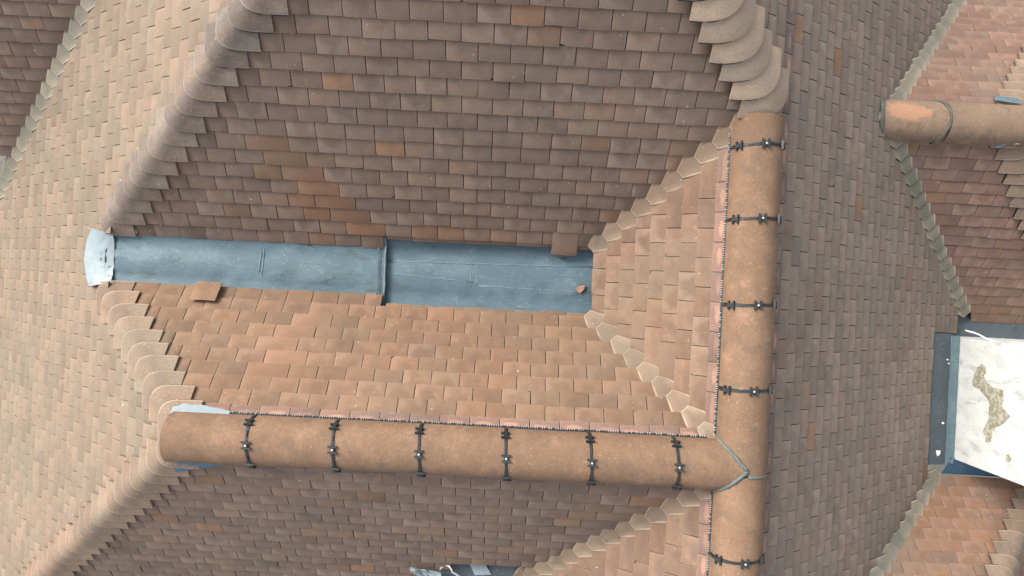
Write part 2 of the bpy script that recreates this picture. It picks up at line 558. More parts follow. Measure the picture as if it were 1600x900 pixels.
# ---------------------------------------------------------------- tiles
def tile_mesh(name, mat, w, L, g, seed):
    rg = random.Random(seed)
    xs = [-w / 2, -w / 2 + .004, -w / 6, w / 6, w / 2 - .004, w / 2]
    ys = [0, .005, g * .55, L]
    cam_x = rg.uniform(.0006, .0022)
    cam_y = rg.uniform(.000, .0018)
    tw = rg.uniform(-.0022, .0022)
    wob = [rg.uniform(-.0012, .0012) for _ in xs]
    verts, uv, faces, smooth = [], [], [], []
    for j, y in enumerate(ys):
        for i, x in enumerate(xs):
            z = cam_x * (1 - (2 * x / w) ** 2) - cam_y * (1 - y / L) ** 2 + tw * (2 * x / w) * (1 - y / L)
            if i in (0, 5): z -= .0009
            if j == 0: z -= .0013
            verts.append((x, y + (wob[i] if j < 2 else 0), z))
            uv.append((x / w + .5, y / g))
    n = len(xs)
    for j in range(3):
        for i in range(5):
            faces.append((j * n + i, j * n + i + 1, (j + 1) * n + i + 1, (j + 1) * n + i))
            smooth.append(True)
    loop = [(3 - j) * n for j in range(4)] + [i for i in range(1, 6)] + [j * n + 5 for j in range(1, 4)]
    b = len(verts)
    for q in loop:
        verts.append(verts[q]); uv.append(uv[q])
    for q in loop:
        x, y, z = verts[q]
        verts.append((x, y, z - TH)); uv.append(uv[q])
    m = len(loop)
    for k in range(m - 1):
        faces.append((b + k, b + m + k, b + m + k + 1, b + k + 1))
        smooth.append(False)
    return verts, faces, smooth, uv


def cut_tile(poly, w, g):
    """poly: outline in tile coordinates (counter-clockwise) -> a flat prism with slightly lowered edges."""
    c = (sum(p[0] for p in poly) / len(poly), sum(p[1] for p in poly) / len(poly))
    n = len(poly)
    verts, uv, faces, smooth = [], [], [], []
    for p in poly:
        verts.append((p[0], p[1], -.0012)); uv.append((min(max(p[0] / w + .5, 0), 1), p[1] / g))
    for p in poly:
        dx, dy = c[0] - p[0], c[1] - p[1]
        l = max(math.hypot(dx, dy), 1e-6)
        k = min(.006 / l, .4)
        verts.append((p[0] + dx * k, p[1] + dy * k, .0008)); uv.append((min(max((p[0] + dx * k) / w + .5, 0), 1), (p[1] + dy * k) / g))
    faces.append(tuple(n + i for i in range(n))); smooth.append(True)
    for i in range(n):
        i2 = (i + 1) % n
        faces.append((i, i2, n + i2, n + i)); smooth.append(True)
    b = len(verts)
    for i in range(n):
        verts.append(verts[i]); uv.append(uv[i])
    for i in range(n):
        verts.append((poly[i][0], poly[i][1], -TH)); uv.append(uv[i])
    for i in range(n):
        i2 = (i + 1) % n
        faces.append((b + i, b + n + i, b + n + i2, b + i2)); smooth.append(False)
    return verts, faces, smooth, uv


def clip(poly, x0, y0, x1, y1, keep_left):
    """Clip by the line through two points; keep the left or the right side of it."""
    out = []
    s = 1 if keep_left else -1
    f = lambda p: s * ((x1 - x0) * (p[1] - y0) - (y1 - y0) * (p[0] - x0))
    for i, a in enumerate(poly):
        b = poly[(i + 1) % len(poly)]
        fa, fb = f(a), f(b)
        if fa >= 0: out.append(a)
        if (fa > 0) != (fb > 0) and abs(fa - fb) > 1e-12:
            t = fa / (fa - fb)
            out.append((a[0] + (b[0] - a[0]) * t, a[1] + (b[1] - a[1]) * t))
    return out


HIP_L = 0.225
MAXP = 300


class End:
    """One end of a row of tiles: cut(z) gives the row coordinate at the tail and at the course above."""
    def __init__(s, kind, fn, off=None):
        s.kind, s.fn, s.off = kind, fn, off


def flat(w): return End('flat', lambda z: w)
def hip(other, off=HIP_L): return End('hip', lambda z: other.coord(z), off)
def valley(other, a=.042, b=.086): return End('valley', lambda z: other.coord(z), (a, b))


def roof_slope(P, loc, label, group, mat, dz, levels, intervals, w=0.165, phase=0.0, wides=None, orange=None, seed=1, extra=None, z0=Z0, ztop=99, gap=GAP, top=None):
    """Lay a slope course by course. levels: course numbers; intervals(z, r) -> list of (End, End) in world coordinates along the row."""
    rg = random.Random(seed)
    g = dz / math.sin(P.th)
    L = 2.15 * g
    root = thing("roof_slope", loc, label, "roof slope", group)
    variants = []
    for i in range(6):
        v, f, s, uv = tile_mesh("roof_tile", mat, w - gap, L, g, seed * 50 + i)
        variants.append((v, f, s, uv, mesh("roof_tile", v, f, mat, None, s, uv)))
    Rm = Matrix((P.pd, P.us, P.n)).transposed()
    Rt = (Rm @ Matrix.Rotation(-TILT, 3, 'X')).to_4x4()
    pieces = []
    dv, df = [], []
    for r in levels:
        z = z0 + r * dz
        if z > (ztop(z) if callable(ztop) else ztop) - .035: continue
        Lr = min(L, ((ztop(z) if callable(ztop) else ztop) - z - .012) / math.sin(P.th))
        for (e0, e1) in intervals(z, r):
            ends = []
            if P.p_of(e0.fn(z)) > P.p_of(e1.fn(z)): e0, e1 = e1, e0
            for e, sg in ((e0, 1), (e1, -1)):
                p0, p1 = P.p_of(e.fn(z)), P.p_of(e.fn(z + dz))
                d0, d1 = p0, p1
                if e.kind == 'hip':
                    p0 = p1 = p0 + sg * (e.off + .004)
                elif e.kind == 'valley':
                    p0, p1 = p0 + sg * e.off[0], p1 + sg * e.off[1]
                ends.append((p0, p1, d0, d1))
            (a0, a1, ad0, ad1), (b0, b1, bd0, bd1) = ends
            if bd0 - ad0 < .01: continue
            k = len(dv)
            off = P.n * 0.052
            dv += [P.pt(ad0, z) - off, P.pt(bd0, z) - off, P.pt(bd1, z + dz) - off, P.pt(ad1, z + dz) - off]
            df.append((k, k + 1, k + 2, k + 3))
            lo, hi = min(a0, a1), max(b0, b1)
            if hi - lo < .03: continue
            # joints
            js = []
            x = phase + (.5 * w if r % 2 else 0) + rg.uniform(-.004, .004)
            if wides and wides(r) is not None:
                wp = wides(r)
                x += math.floor((wp - x) / w) * w
                wide_at = x
                left = x
                while left > lo: left -= w; js.append(left)
                js.append(x)
                x += 1.5 * w
                js.append(x)
                while x < hi: x += w; js.append(x)
                js.sort()
            else:
                wide_at = None
                x += math.floor((lo - x) / w) * w
                js.append(x)
                while x < hi: x += w; js.append(x)
            cells = [[js[i], js[i + 1]] for i in range(len(js) - 1) if js[i + 1] > lo + .002 and js[i] < hi - .002]
            # narrow slivers at the ends become part of their neighbour (a tile and a half)
            if len(cells) > 1 and cells[0][1] - max(a0, lo) < .055: cells[1][0] = cells[0][0]; cells.pop(0)
            if len(cells) > 1 and min(b0, hi) - cells[-1][0] < .055: cells[-2][1] = cells[-1][1]; cells.pop()
            for (ca, cb) in cells:
                full = Lr == L and ca >= max(a0, a1) - .003 and cb <= min(b0, b1) + .003 and abs(cb - ca - w) < .004
                iswide = wide_at is not None and abs(ca - wide_at) < 1e-6
                if full:
                    pc = (ca + cb) / 2
                    geo = None
                    if rg.random() < .045:            # a corner lost to frost
                        h = w / 2 - gap / 2
                        c1, c2 = rg.uniform(.008, .03), rg.uniform(.006, .016)
                        mid = (-h + c1 * .55, c2 * .62)
                        poly = [(-h, c2), mid, (-h + c1, 0), (h, 0), (h, L), (-h, L)]
                        if rg.random() < .5: poly = [(-x, y) for x, y in reversed(poly)]
                        geo = cut_tile(poly, w, g)
                else:
                    pc = (max(ca, lo) + min(cb, hi)) / 2 if not iswide else (ca + cb) / 2
                    hw0, hw1 = ca - pc + gap / 2, cb - pc - gap / 2
                    poly = [(hw0, 0), (hw1, 0), (hw1, Lr), (hw0, Lr)]
                    poly = clip(poly, a0 - pc, 0, a1 - pc, g, False)
                    if len(poly) > 2: poly = clip(poly, b0 - pc, 0, b1 - pc, g, True)
                    if len(poly) < 3: continue
                    area = .5 * abs(sum(poly[i][0] * poly[(i + 1) % len(poly)][1] - poly[(i + 1) % len(poly)][0] * poly[i][1] for i in range(len(poly))))
                    if area < .0012: continue
                    geo = cut_tile(poly, max(cb - ca, .05), g)
                pos = P.pt(pc, z) + P.n * rg.gauss(0, .0011) + P.us * rg.gauss(0, .0022)
                jr = Matrix.Rotation(rg.gauss(0, R(.45)), 4, 'Z') @ Matrix.Rotation(rg.gauss(0, R(.5)), 4, 'X') @ Matrix.Rotation(rg.gauss(0, R(.4)), 4, 'Y')
                M = Matrix.Translation(pos) @ Rt @ jr
                m = mat
                if top and r == top[0]: m = top[1]
                elif iswide or (orange and rg.random() < orange(r, pc)): m = M_ORANGE
                qs = [project(P.pt(q, zz)) for q in (pc - w / 2, pc + w / 2) for zz in (z, z + dz)]
                cx, cy = sum(q[0] for q in qs) / 4, sum(q[1] for q in qs) / 4
                ar = abs((qs[2][0] - qs[0][0]) * (qs[1][1] - qs[0][1]) - (qs[2][1] - qs[0][1]) * (qs[1][0] - qs[0][0]))
                if geo is not None: ar *= .8
                inside = -25 < cx < 1625 and -25 < cy < 925
                pieces.append((ar if inside else -1, M, geo, m, rg.randrange(6)))
    if extra:
        pieces += extra(P, Rt, w, g, L)
    pieces.sort(key=lambda q: -q[0])
    singles = [q for q in pieces if q[0] > 0][:MAXP]
    rest = pieces[len(singles):]
    for (ar, M, geo, m, vi) in singles:
        if geo is None and m is mat:
            me = variants[vi][4]
        else:
            gv, gf, gs, gu = geo if geo is not None else variants[vi][:4]
            me = mesh("roof_tile", gv, gf, m, None, gs, gu)
        link("roof_tile", me, root, M)
    if rest:
        verts, faces, smooth, uvs, rn, fm = [], [], [], [], [], []
        for (ar, M, geo, m, vi) in rest:
            gv, gf, gs, gu = geo if geo is not None else variants[vi][:4]
            k = len(verts)
            verts += [M @ Vector(v) for v in gv]
            faces += [tuple(k + i for i in f) for f in gf]
            smooth += gs
            uvs += gu
            fm += [1 if m is M_ORANGE else 2 if top and m is top[1] else 0] * len(gf)
            rn += [rg.random()] * len(gv)
        c = root.location.copy()
        me = mesh("tile_field", [v - c for v in verts], faces, [mat, M_ORANGE, top[1] if top else mat], fm, smooth, uvs)
        at_ = me.attributes.new("rnd", 'FLOAT', 'POINT')
        at_.data.foreach_set("value", rn)
        o = link("tile_field", me, root, Matrix.Translation(c))
        o["kind"] = "stuff"
    c = root.location.copy()
    link("roof_deck", mesh("roof_deck", [v - c for v in dv], df, M_DECK), root, Matrix.Translation(c))
    return root


# ---------------------------------------------------------------- valley and hip rows
def shadow_bed(grid, parent, nn, drop, rows, out=.0045):
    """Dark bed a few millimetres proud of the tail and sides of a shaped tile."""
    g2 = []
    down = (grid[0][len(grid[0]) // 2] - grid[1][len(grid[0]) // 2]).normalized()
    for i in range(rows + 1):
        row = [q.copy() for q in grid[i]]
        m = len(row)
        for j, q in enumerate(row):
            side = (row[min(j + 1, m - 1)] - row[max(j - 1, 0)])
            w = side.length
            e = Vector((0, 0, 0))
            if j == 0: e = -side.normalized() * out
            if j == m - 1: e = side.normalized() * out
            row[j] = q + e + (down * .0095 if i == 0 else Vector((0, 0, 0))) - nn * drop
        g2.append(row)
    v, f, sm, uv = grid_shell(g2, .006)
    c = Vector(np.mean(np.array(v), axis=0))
    link("shadow_bed", mesh("shadow_bed", [Vector(p) - c for p in v], f, M_DECK, None, sm), parent, Matrix.Translation(c))  # dark colour stands in for the shade below the tail edge


def valley_row(P1, P2, d1, d2, levels, loc, label, group, mat, dz=DZ, z0=Z0, a=.041, b=.090, lift=.0, seed=3, top=None):
    """Purpose-made valley tiles: d1, d2 point from the valley line along each slope's rows."""
    rg = random.Random(seed)
    root = thing("valley", loc, label, "roof valley", group)
    d1, d2 = Vector((*d1, 0)), Vector((*d2, 0))
    nn = (P1.n + P2.n).normalized()
    if top is None: top = RZ2 if z0 == RZ2 else RZ
    for r in levels:
        z = z0 + r * dz
        grid = []
        for (f, off, wid, rnd) in ((0, .008 + lift, a, 1.0), (.07, .0088 + lift, a + (b - a) * .07 + .003, .95), (1.0, -.0125 + lift, b, .75), (2.0, -.034 + lift, b + .02, .7)):
            V = corner(P1, P2, min(z + f * dz, top - .01 + f * .002))
            p, q = V + d1 * wid + P1.n * off, V + d2 * wid + P2.n * off
            ctrl = V + nn * off * 1.2
            mid = (p + q) / 2
            ctrl = ctrl.lerp(mid, .8 if f < .5 else .45)
            row = []
            for k in range(7):
                t = k / 6
                row.append(p * (1 - t) ** 2 + ctrl * 2 * t * (1 - t) + q * t * t)
            grid.append(row)
        j = Vector((rg.gauss(0, .002), rg.gauss(0, .002), rg.gauss(0, .001)))
        grid = [[q + j for q in row] for row in grid]
        o = shell_part("valley_tile", grid, TH, mat, root)
        shadow_bed(grid, o, nn, TH * .9, 2)
        fs_ = (0, .07, .7, .95)
        for lp in o.data.uv_layers["UVMap"].data:
            lp.uv = (lp.uv[0], fs_[round(lp.uv[1] * 3)])
    return root


def hip_row(P1, P2, d1, d2, levels, loc, label, group, mat, L1=HIP_L, L2=.2, r0=.125, dz=DZ, z0=Z0, lift=.0, seed=4, top=None):
    """Bonnet hip tiles lapped up a hip; tails follow one course of both slopes and turn the corner in an arc."""
    rg = random.Random(seed)
    root = thing("hip", loc, label, "roof hip", group)
    d1, d2 = Vector((*d1, 0)), Vector((*d2, 0))
    for r in levels:
        z = z0 + r * dz
        V0 = corner(P1, P2, z)
        e1, e2 = L1 + rg.uniform(-.006, .006), L2 + rg.uniform(-.012, .012)
        grid = []
        for (f, off, rr, bul) in ((0, .014, r0, .016), (.12, .015, r0 * .96, .016), (.9, .002, r0 * .72, .014), (1.9, -.016, r0 * .45, .010)):
            V = corner(P1, P2, z + f * dz)
            if top is not None and z + f * dz > top - .03: V = corner(P1, P2, top - .03 + f * .002)
            l1 = e1 - (V - V0).dot(d1)
            l2 = e2 - (V - V0).dot(d2)
            r1, r2 = min(rr, l1 * .9), min(rr, l2 * .9)
            if l1 < .02 or l2 < .02:
                l1, l2 = max(l1, .02), max(l2, .02)
                r1, r2 = l1 * .9, l2 * .9
            o1, o2 = P1.n * (off + lift), P2.n * (off + lift)
            nm = (P1.n + P2.n).normalized()
            row = [V + d1 * l1 + o1, V + d1 * (l1 * .5 + r1 * .5) + o1]
            for k in range(9):
                t = k / 8
                q = (V + d1 * r1 + o1) * (1 - t) ** 2 + (V + nm * (off + lift)) * 2 * t * (1 - t) + (V + d2 * r2 + o2) * t * t
                q += nm * bul * math.sin(math.pi * t)
                row.append(q)
            row += [V + d2 * (l2 * .5 + r2 * .5) + o2, V + d2 * l2 + o2]
            grid.append(row)
        j = Vector((rg.gauss(0, .003), rg.gauss(0, .003), rg.gauss(0, .0015)))
        grid = [[q + j for q in row] for row in grid]
        o = shell_part("hip_tile", grid, .014, mat, root)
        shadow_bed(grid, o, nm, .0125, 1, -.006)
    return root


# ---------------------------------------------------------------- ridges
def arc_pt(t, hw, up, dn):
    """Ridge profile: t from -1 to 1; -> sideways, height above the apex of the tile planes."""
    w = t * math.pi / 2
    return hw * math.sin(w), -dn + (up + dn) * math.cos(w) ** 0.86


def ridge_run(root, axis, line, z, a, b, mat, hw=.134, up=.040, dn=.108, taper0=0, taper1=0, name="ridge_tile"):
    """One ridge tile from a to b along axis 'u' or 'v'. taper cuts the end back towards the edges (positive) as it crosses another ridge."""
    n = 16
    grid = []
    line += random.gauss(0, .0018)
    z += random.gauss(0, .0015)
    ys = [0, .03, .5, .97, 1]
    for f in ys:
        row = []
        for k in range(n + 1):
            t = -1 + 2 * k / n
            s, h = arc_pt(t, hw, up, dn)
            aa = a + taper0 * abs(s)
            bb = b - taper1 * abs(s)
            x = aa + (bb - aa) * f
            q = (x, line + s, z + h) if axis == 'u' else (line + s, x, z + h)
            row.append(Vector(q))
        grid.append(row)
    return shell_part(name, grid, .013, mat, root)


def ridge_clip(root, axis, line, z, x, hw=.134, up=.040, dn=.108, rot=0.0):
    """Black union strap over the joint with three clamps and one screw."""
    def P(t, e=.004, dx=0):
        s, h = arc_pt(t, hw + e, up + e, dn)
        xx = x + dx + rot * s
        return Vector((xx, line + s, z + h)) if axis == 'u' else Vector((line + s, xx, z + h))
    grid = [[P(-1 + 2 * k / 16, .004, dx) for k in range(17)] for dx in (-.0074, .0074)]
    strap = shell_part("ridge_clip", grid, .008, M_BLACK, root)
    ax = Vector((1, 0, 0)) if axis == 'u' else Vector((0, 1, 0))
    for t in (-.62, .02, .60):
        q, q2 = P(t, .007), P(t + .05, .007)
        tg = (q2 - q).normalized()
        up_ = ax.cross(tg)
        if up_.z < 0: up_ = -up_
        v, f = [], []
        box_geo(v, f, q, ax * .0105, tg * .012, up_ * .006)
        for s in (-1, 1):
            box_geo(v, f, q + tg * .0155 * s + up_ * .001, ax * .024, tg * .0045, up_ * .0055)
        local_part("clamp", v, f, M_CLAMP if t == .02 else M_BLACK, strap)
        if t == .02:
            v, f = tube_geo([q + up_ * .004, q + up_ * .009], .0055, 8)
            local_part("screw", v, f, M_STEEL, strap)
    for t in (-.33, .3):
        q, q2 = P(t, .0055), P(t + .05, .0055)
        tg = (q2 - q).normalized()
        up_ = ax.cross(tg)
        if up_.z < 0: up_ = -up_
        v, f = [], []
        box_geo(v, f, q, ax * .0035, tg * .016, up_ * .003)
        local_part("slot", v, f, M_CLAMP, strap)
    return strap


def comb(root, axis, line, z, side, a, b, k, hw=.134, dn=.108, seed=1):
    """Black vent strip with pale comb teeth under one edge of a ridge."""
    rg = random.Random(seed)
    v, f, fm = [], [], []
    ax = Vector((1, 0, 0)) if axis == 'u' else Vector((0, 1, 0))
    cr = Vector((0, side, 0)) if axis == 'u' else Vector((side, 0, 0))
    P0 = (lambda x, s, h: Vector((x, line + s * side, z + h))) if axis == 'u' else (lambda x, s, h: Vector((line + s * side, x, z + h)))
    dn_ = Vector((0, 0, -k)) + cr
    dn_.normalize()
    nn = ax.cross(dn_)
    if nn.z < 0: nn = -nn
    box_geo(v, f, P0((a + b) / 2, hw - .006, -hw * k + .010), ax * ((b - a) / 2), dn_ * .014, nn * .005)
    fm += [0] * 6
    x = a
    while x < b:
        if rg.random() < .72:
            box_geo(v, f, P0(x, hw + .0045, -(hw + .0045) * k + .014), ax * .0021, dn_ * rg.uniform(.003, .007), nn * .005)
            fm += [1] * 6
        x += .0125
    c = root.location.copy()
    me = mesh("vent_comb", [q - c for q in v], f, [M_BLACK, M_COMB], fm)
    return link("vent_comb", me, root, Matrix.Translation(c))


def sheet(name, pts, th, mat, root, n=10, m=6, bump=.004, seed=1):
    """A bent sheet over four corner points (with a little unevenness)."""
    rg = random.Random(seed)
    a, b, c, d = [Vector(p) for p in pts]
    grid = []
    for i in range(n + 1):
        t = i / n
        grid.append([a.lerp(b, s / m).lerp(d.lerp(c, s / m), t) + Vector((0, 0, rg.uniform(-bump, bump))) for s in range(m + 1)])
    return shell_part(name, grid, th, mat, root)


# ================================================================ BUILD: slopes
SL = "tiled roof slopes"
NROW = 11                       # courses up to the main ridges


def eaves(P, Rt, w, g, mat, x0, x1, sg):
    """Short under-eaves tiles peeping out below the lowest full course."""
    out, x, rg_ = [], x0, random.Random(int(x1 * 100))
    while x < x1:
        v, f, s_, uv = tile_mesh("t", None, w - GAP, .12, g, int(x * 1000) % 97)
        M = Matrix.Translation(P.pt(sg * (x + w / 2), Z0 - .027 + rg_.uniform(-.004, .004)) - P.n * .013) @ Rt
        out.append((9e8, M, (v, f, s_, [(a, b * .8) for a, b in uv]), mat, 0))
        x += w
    return out


def int_A(z, r):
    right = valley(C) if z < RZ - .02 else hip(D2, .200)
    if r < 0:
        return [(hip(W), flat(at(600, 388, z).x))]
    return [(hip(W), right)]


def extra_A(P, Rt, w, g, L):
    out = []
    # a tile that has slipped down over the gutter
    q = at(881, 399, -.095)
    M = Matrix.Translation(q) @ Rt
    v, f, s, uv = tile_mesh("t", None, w - GAP, L, g, 5)
    out.append((9e9, M, (v, f, s, [(a, b * .45) for a, b in uv]), M_SOUTH, 0))
    return out + eaves(P, Rt, w, g, M_SOUTH, at(603, 385, -.07).x, .42, 1)


def wide_A(r):
    if 0 <= r <= 6: return at(595 - 26 * r, 375 - 21 * r, Z0 + r * DZ).x - .09
    return None


slope_A = roof_slope(A, (-.6, .3, -.1), "large brown slope with pale arc stains, rising from the upper edge of the lead gutter", SL, M_SOUTH, DZ,
                     range(-1, 20), int_A, phase=at(680, 25, 0).x, wides=wide_A, orange=lambda r, p: .08 if (r < 7 and p < -.4) else .008, seed=11, extra=extra_A)


def int_B(z, r):
    if r < 0:
        return [(flat(at(598, 455, z).x), hip(W))]
    return [(valley(C), hip(W))]


def extra_B(P, Rt, w, g, L):
    q = at(327, 440, -.092)
    v, f, s, uv = tile_mesh("t", None, w - GAP, .15, g, 6)
    return [(9e9, Matrix.Translation(q) @ Rt, (v, f, s, [(a, b * .45) for a, b in uv]), M_WARM, 0)] + eaves(P, Rt, w, g, M_WARM, at(600, 470, -.07).x + .01, .36, -1)


def wide_B(r):
    if 0 <= r <= 5: return -(at(505 - 22 * r, 485 + 20 * r, Z0 + r * DZ).x) - .1
    return None


slope_B = roof_slope(B, (-.6, -.3, -.1), "bright pinkish slope between the lead gutter and the lower ridge", SL, M_WARM, DZ,
                     range(-1, NROW), int_B, ztop=RZ, top=(8, M_SMEAR), phase=.03, wides=wide_B, orange=lambda r, p: .05, seed=12, extra=extra_B)


def int_E(z, r):
    right = valley(C)
    if r == -4: right = flat(at(705, 880, z).x)
    if r <= -5: right = flat(at(687, 893, z).x - (-5 - r) * .02)
    return [(hip(W), right)]


slope_E = roof_slope(E, (-.6, -1.9, -.3), "shaded brown slope falling from the lower ridge to the bottom of the picture", SL, M_SOUTH, DZ,
                     range(-15, NROW), int_E, ztop=RZ, top=(8, M_SMEARGREY), phase=.07, orange=lambda r, p: .025, seed=13)

slope_C = roof_slope(C, (.6, .07, 0), "small pink triangular slope between gutter end and main ridge", SL, M_PINK, DZ,
                     range(0, NROW), lambda z, r: [(valley(B), valley(A))], ztop=RZ, top=(8, M_SMEAR), phase=.02, seed=14)
slope_C2 = roof_slope(C, (.9, -2.0, -.3), "pink slope left of the main ridge below the ridge junction", SL, M_PINK, DZ,
                      range(-9, NROW), lambda z, r: [(flat(-2.75), valley(E))], ztop=RZ, top=(8, M_SMEAR), phase=.09, seed=15)

DDZ = .0578


def int_D(z, r):
    top = flat(2.9)
    if z > RZ - .01: return [(hip(A), top)]
    bot = flat(-2.75)
    if z < -.02 - DDZ:
        pass
    if z >= RZ2:
        return [(bot, top)]
    low = valley(H, .040, .070)
    out = [(valley(G, .040, .070), flat(3.3))]
    if z > H_TOP:
        low = bot
    if z > -.88:
        out.append((low, valley(F, .040, .070)))
    else:
        vF = at(1490, 520, z).y
        if F.coord(z) > vF: out.append((flat(vF), valley(F, .040, .070)))
    return out


H_TOP = .25
slope_D = roof_slope(D, (2.2, -.3, -.6), "long dark grey slope on the shaded right side of the main ridge", SL, M_EAST, DDZ,
                     range(-17, 22), int_D, phase=.04, orange=lambda r, p: .004, seed=16, z0=RZ - 15 * DDZ, gap=.0045, top=(12, M_SMEARGREY), ztop=lambda z: RZ if z < RZ - .01 else 99)


def int_W(z, r):
    n_end = valley(J)
    if r == -2:
        return [(hip(E, .19), flat(-.06)), (flat(.18), n_end)]
    if z < -.15:
        return [(hip(E, .19), n_end)]
    if z < -.10:
        return [(hip(E, .19), flat(-.09)), (flat(.22), n_end)]
    out = [(hip(A, .19), n_end)]
    if z < RZ - .03:
        out.append((hip(E, .19), hip(B, .19)))
    return out


slope_W = roof_slope(W, (-3.2, 0, -.7), "sunlit cream slope with fine tile courses filling the left of the picture", SL, M_WEST, DZ,
                     range(-38, 20), int_W, phase=.05, seed=17, gap=.0042, ztop=lambda z: z + DZ + .013 if -.21 < z < -.1 else 99)

slope_J = roof_slope(J, (-3.5, 1.6, -.6), "dark olive slope in the upper left corner beyond the mossy valley", SL, M_SOUTH, DZ,
                     range(-18, 8), lambda z, r: [(flat(-5.2), valley(W))], phase=.02, seed=18)

slope_F = roof_slope(F, (3.0, .3, -.8), "reddish brown slope at the right edge above the white chimney", SL, M_OLD, .0560,
                     range(-19, 0), lambda z, r: [(valley(D, .040, .070), hip(FE))], w=.172, phase=.03, orange=lambda r, p: .04, seed=19, z0=RZ2, ztop=RZ2)
slope_G = roof_slope(G, (3.0, 1.9, -.6), "foreshortened red slope in the upper right corner above the short ridge", SL, M_OLD, .0440,
                     range(-18, 0), lambda z, r: [(hip(FE), valley(D, .040, .070))], w=.172, phase=.06, seed=20, z0=RZ2, ztop=RZ2)
slope_H = roof_slope(H, (3.1, -1.6, -.6), "rusty orange slope in the lower right corner below the white chimney", SL, M_RUST, .0660,
                     range(0, 17), lambda z, r: [(valley(D, .040, .070), hip(HE, .20))], phase=.05, seed=21, z0=-.96)
slope_FE = roof_slope(FE, (3.9, 1.2, -.8), "red slope turning away past the bonnets of the short ridge", SL, M_OLD, .0560,
                      range(-14, 0), lambda z, r: [(hip(F, .19), hip(G, .19))], seed=22, z0=RZ2, ztop=RZ2)
slope_HE = roof_slope(HE, (3.9, -2.1, -.8), "red slope turning away past the lower right bonnets", SL, M_OLD, .0660,
                      range(-2, 12), lambda z, r: [(flat(-2.9), hip(H, .19))], seed=23, z0=-.96)

# ================================================================ BUILD: valleys and hips
VG, HG = "rows of shaped valley tiles", "rows of bonnet hip tiles"
valley_row(A, C, (-1, 0), (0, -1), range(0, 11), (.9, .65, .2), "buff valley tiles climbing from gutter end to top of main ridge", VG, M_VALLEY)
valley_row(B, C, (-1, 0), (0, 1), range(0, 11), (.9, -.5, .2), "buff valley tiles climbing from gutter end to ridge junction", VG, M_VALLEY, seed=5)
valley_row(E, C, (-1, 0), (0, -1), range(-5, 11), (.8, -1.4, .1), "buff valley tiles at the bottom falling left from the ridge junction", VG, M_VALLEY, seed=6)
valley_row(J, W, (-1, 0), (0, -1), range(-26, 4), (-3.6, 1.5, -.7), "pale green mossy valley tiles in the upper left corner", VG, M_VGREY, seed=7, a=.05, b=.09)
valley_row(F, D, (1, 0), (0, -1), range(-18, 0), (2.9, .7, -.7), "grey green valley tiles from the short ridge down to the white chimney", VG, M_VGREY, dz=.0560, z0=RZ2, lift=.003, seed=8, a=.046, b=.090)
valley_row(G, D, (1, 0), (0, 1), range(-18, 0), (2.9, 1.9, -.5), "grey green valley tiles above the short ridge in the upper right", VG, M_VGREY, dz=.0440, z0=RZ2, lift=.004, seed=9, a=.046, b=.085)
valley_row(H, D, (1, 0), (0, 1), range(0, 17), (2.8, -1.6, -.6), "grey valley tiles between shaded slope and orange lower right slope", VG, M_VGREY, dz=.0660, z0=-.96, lift=.003, seed=10, a=.046, b=.090)

hip_row(A, W, (1, 0), (0, 1), range(-1, 20), (-2.0, .8, .4), "long hip of rounded brown bonnets in the upper left, half sunlit half shaded", HG, M_HIPDARK, L1=.234)
hip_row(B, W, (1, 0), (0, -1), range(-1, 10), (-2.2, -.5, .3), "short hip of stepped bonnets between gutter outlet and lower ridge end", HG, M_HIP, L1=.236, top=RZ, seed=5)
hip_row(E, W, (1, 0), (0, 1), range(-16, 10), (-2.6, -1.5, .1), "hip of bonnets falling from lower ridge end to lower left corner", HG, M_HIP, L1=.236, top=RZ, seed=6)
hip_row(A, D2, (-1, 0), (0, 1), range(10, 19), (1.0, 1.4, 1.0), "fan of large beige bonnets at the top end of main ridge", HG, M_HIPGREY, seed=7, L1=.228, L2=.24, r0=.15, lift=.036, z0=Z0 - .012)
hip_row(F, FE, (-1, 0), (0, 1), range(-14, 0), (3.5, .8, -.5), "beige bonnets at the right edge above the chimney", HG, M_HIP, top=RZ2, dz=.0560, z0=RZ2, seed=8)
hip_row(G, FE, (-1, 0), (0, -1), range(-16, 0), (3.5, 1.7, -.5), "orange bonnets at the right edge above the short ridge", HG, M_HIP, top=RZ2, dz=.0440, z0=RZ2, seed=9)
hip_row(H, HE, (-1, 0), (0, -1), range(0, 14), (3.6, -1.7, -.5), "beige rounded bonnets in the lower right corner", HG, M_HIP, dz=.0660, z0=-.96, seed=10, L1=.20)

# ================================================================ BUILD: ridges
RG = "ridges capped with round clay tiles"
# main ridge along v
ridge = thing("ridge", (RU, -.2, RZ), "long clay ridge with black clips running from top to bottom of the picture", "roof ridge", RG)
vj = [.985, .82, .43, -.025, -.475, -.925, -1.375, -1.83, -2.28, -2.73]
for i in range(len(vj) - 1):
    ridge_run(ridge, 'v', RU, RZ, vj[i + 1] + .004, vj[i] - .004, M_RIDGE)
for v in (.82, .43, -.025, -.475, -1.375, -1.83):
    ridge_clip(ridge, 'v', RU, RZ, v, rot=.06)
comb(ridge, 'v', RU, RZ, -1, -.74, .96, .954, seed=1)
comb(ridge, 'v', RU, RZ, -1, -2.7, -1.05, .954, seed=2)
comb(ridge, 'v', RU, RZ, 1, -2.7, .97, .82, seed=3)
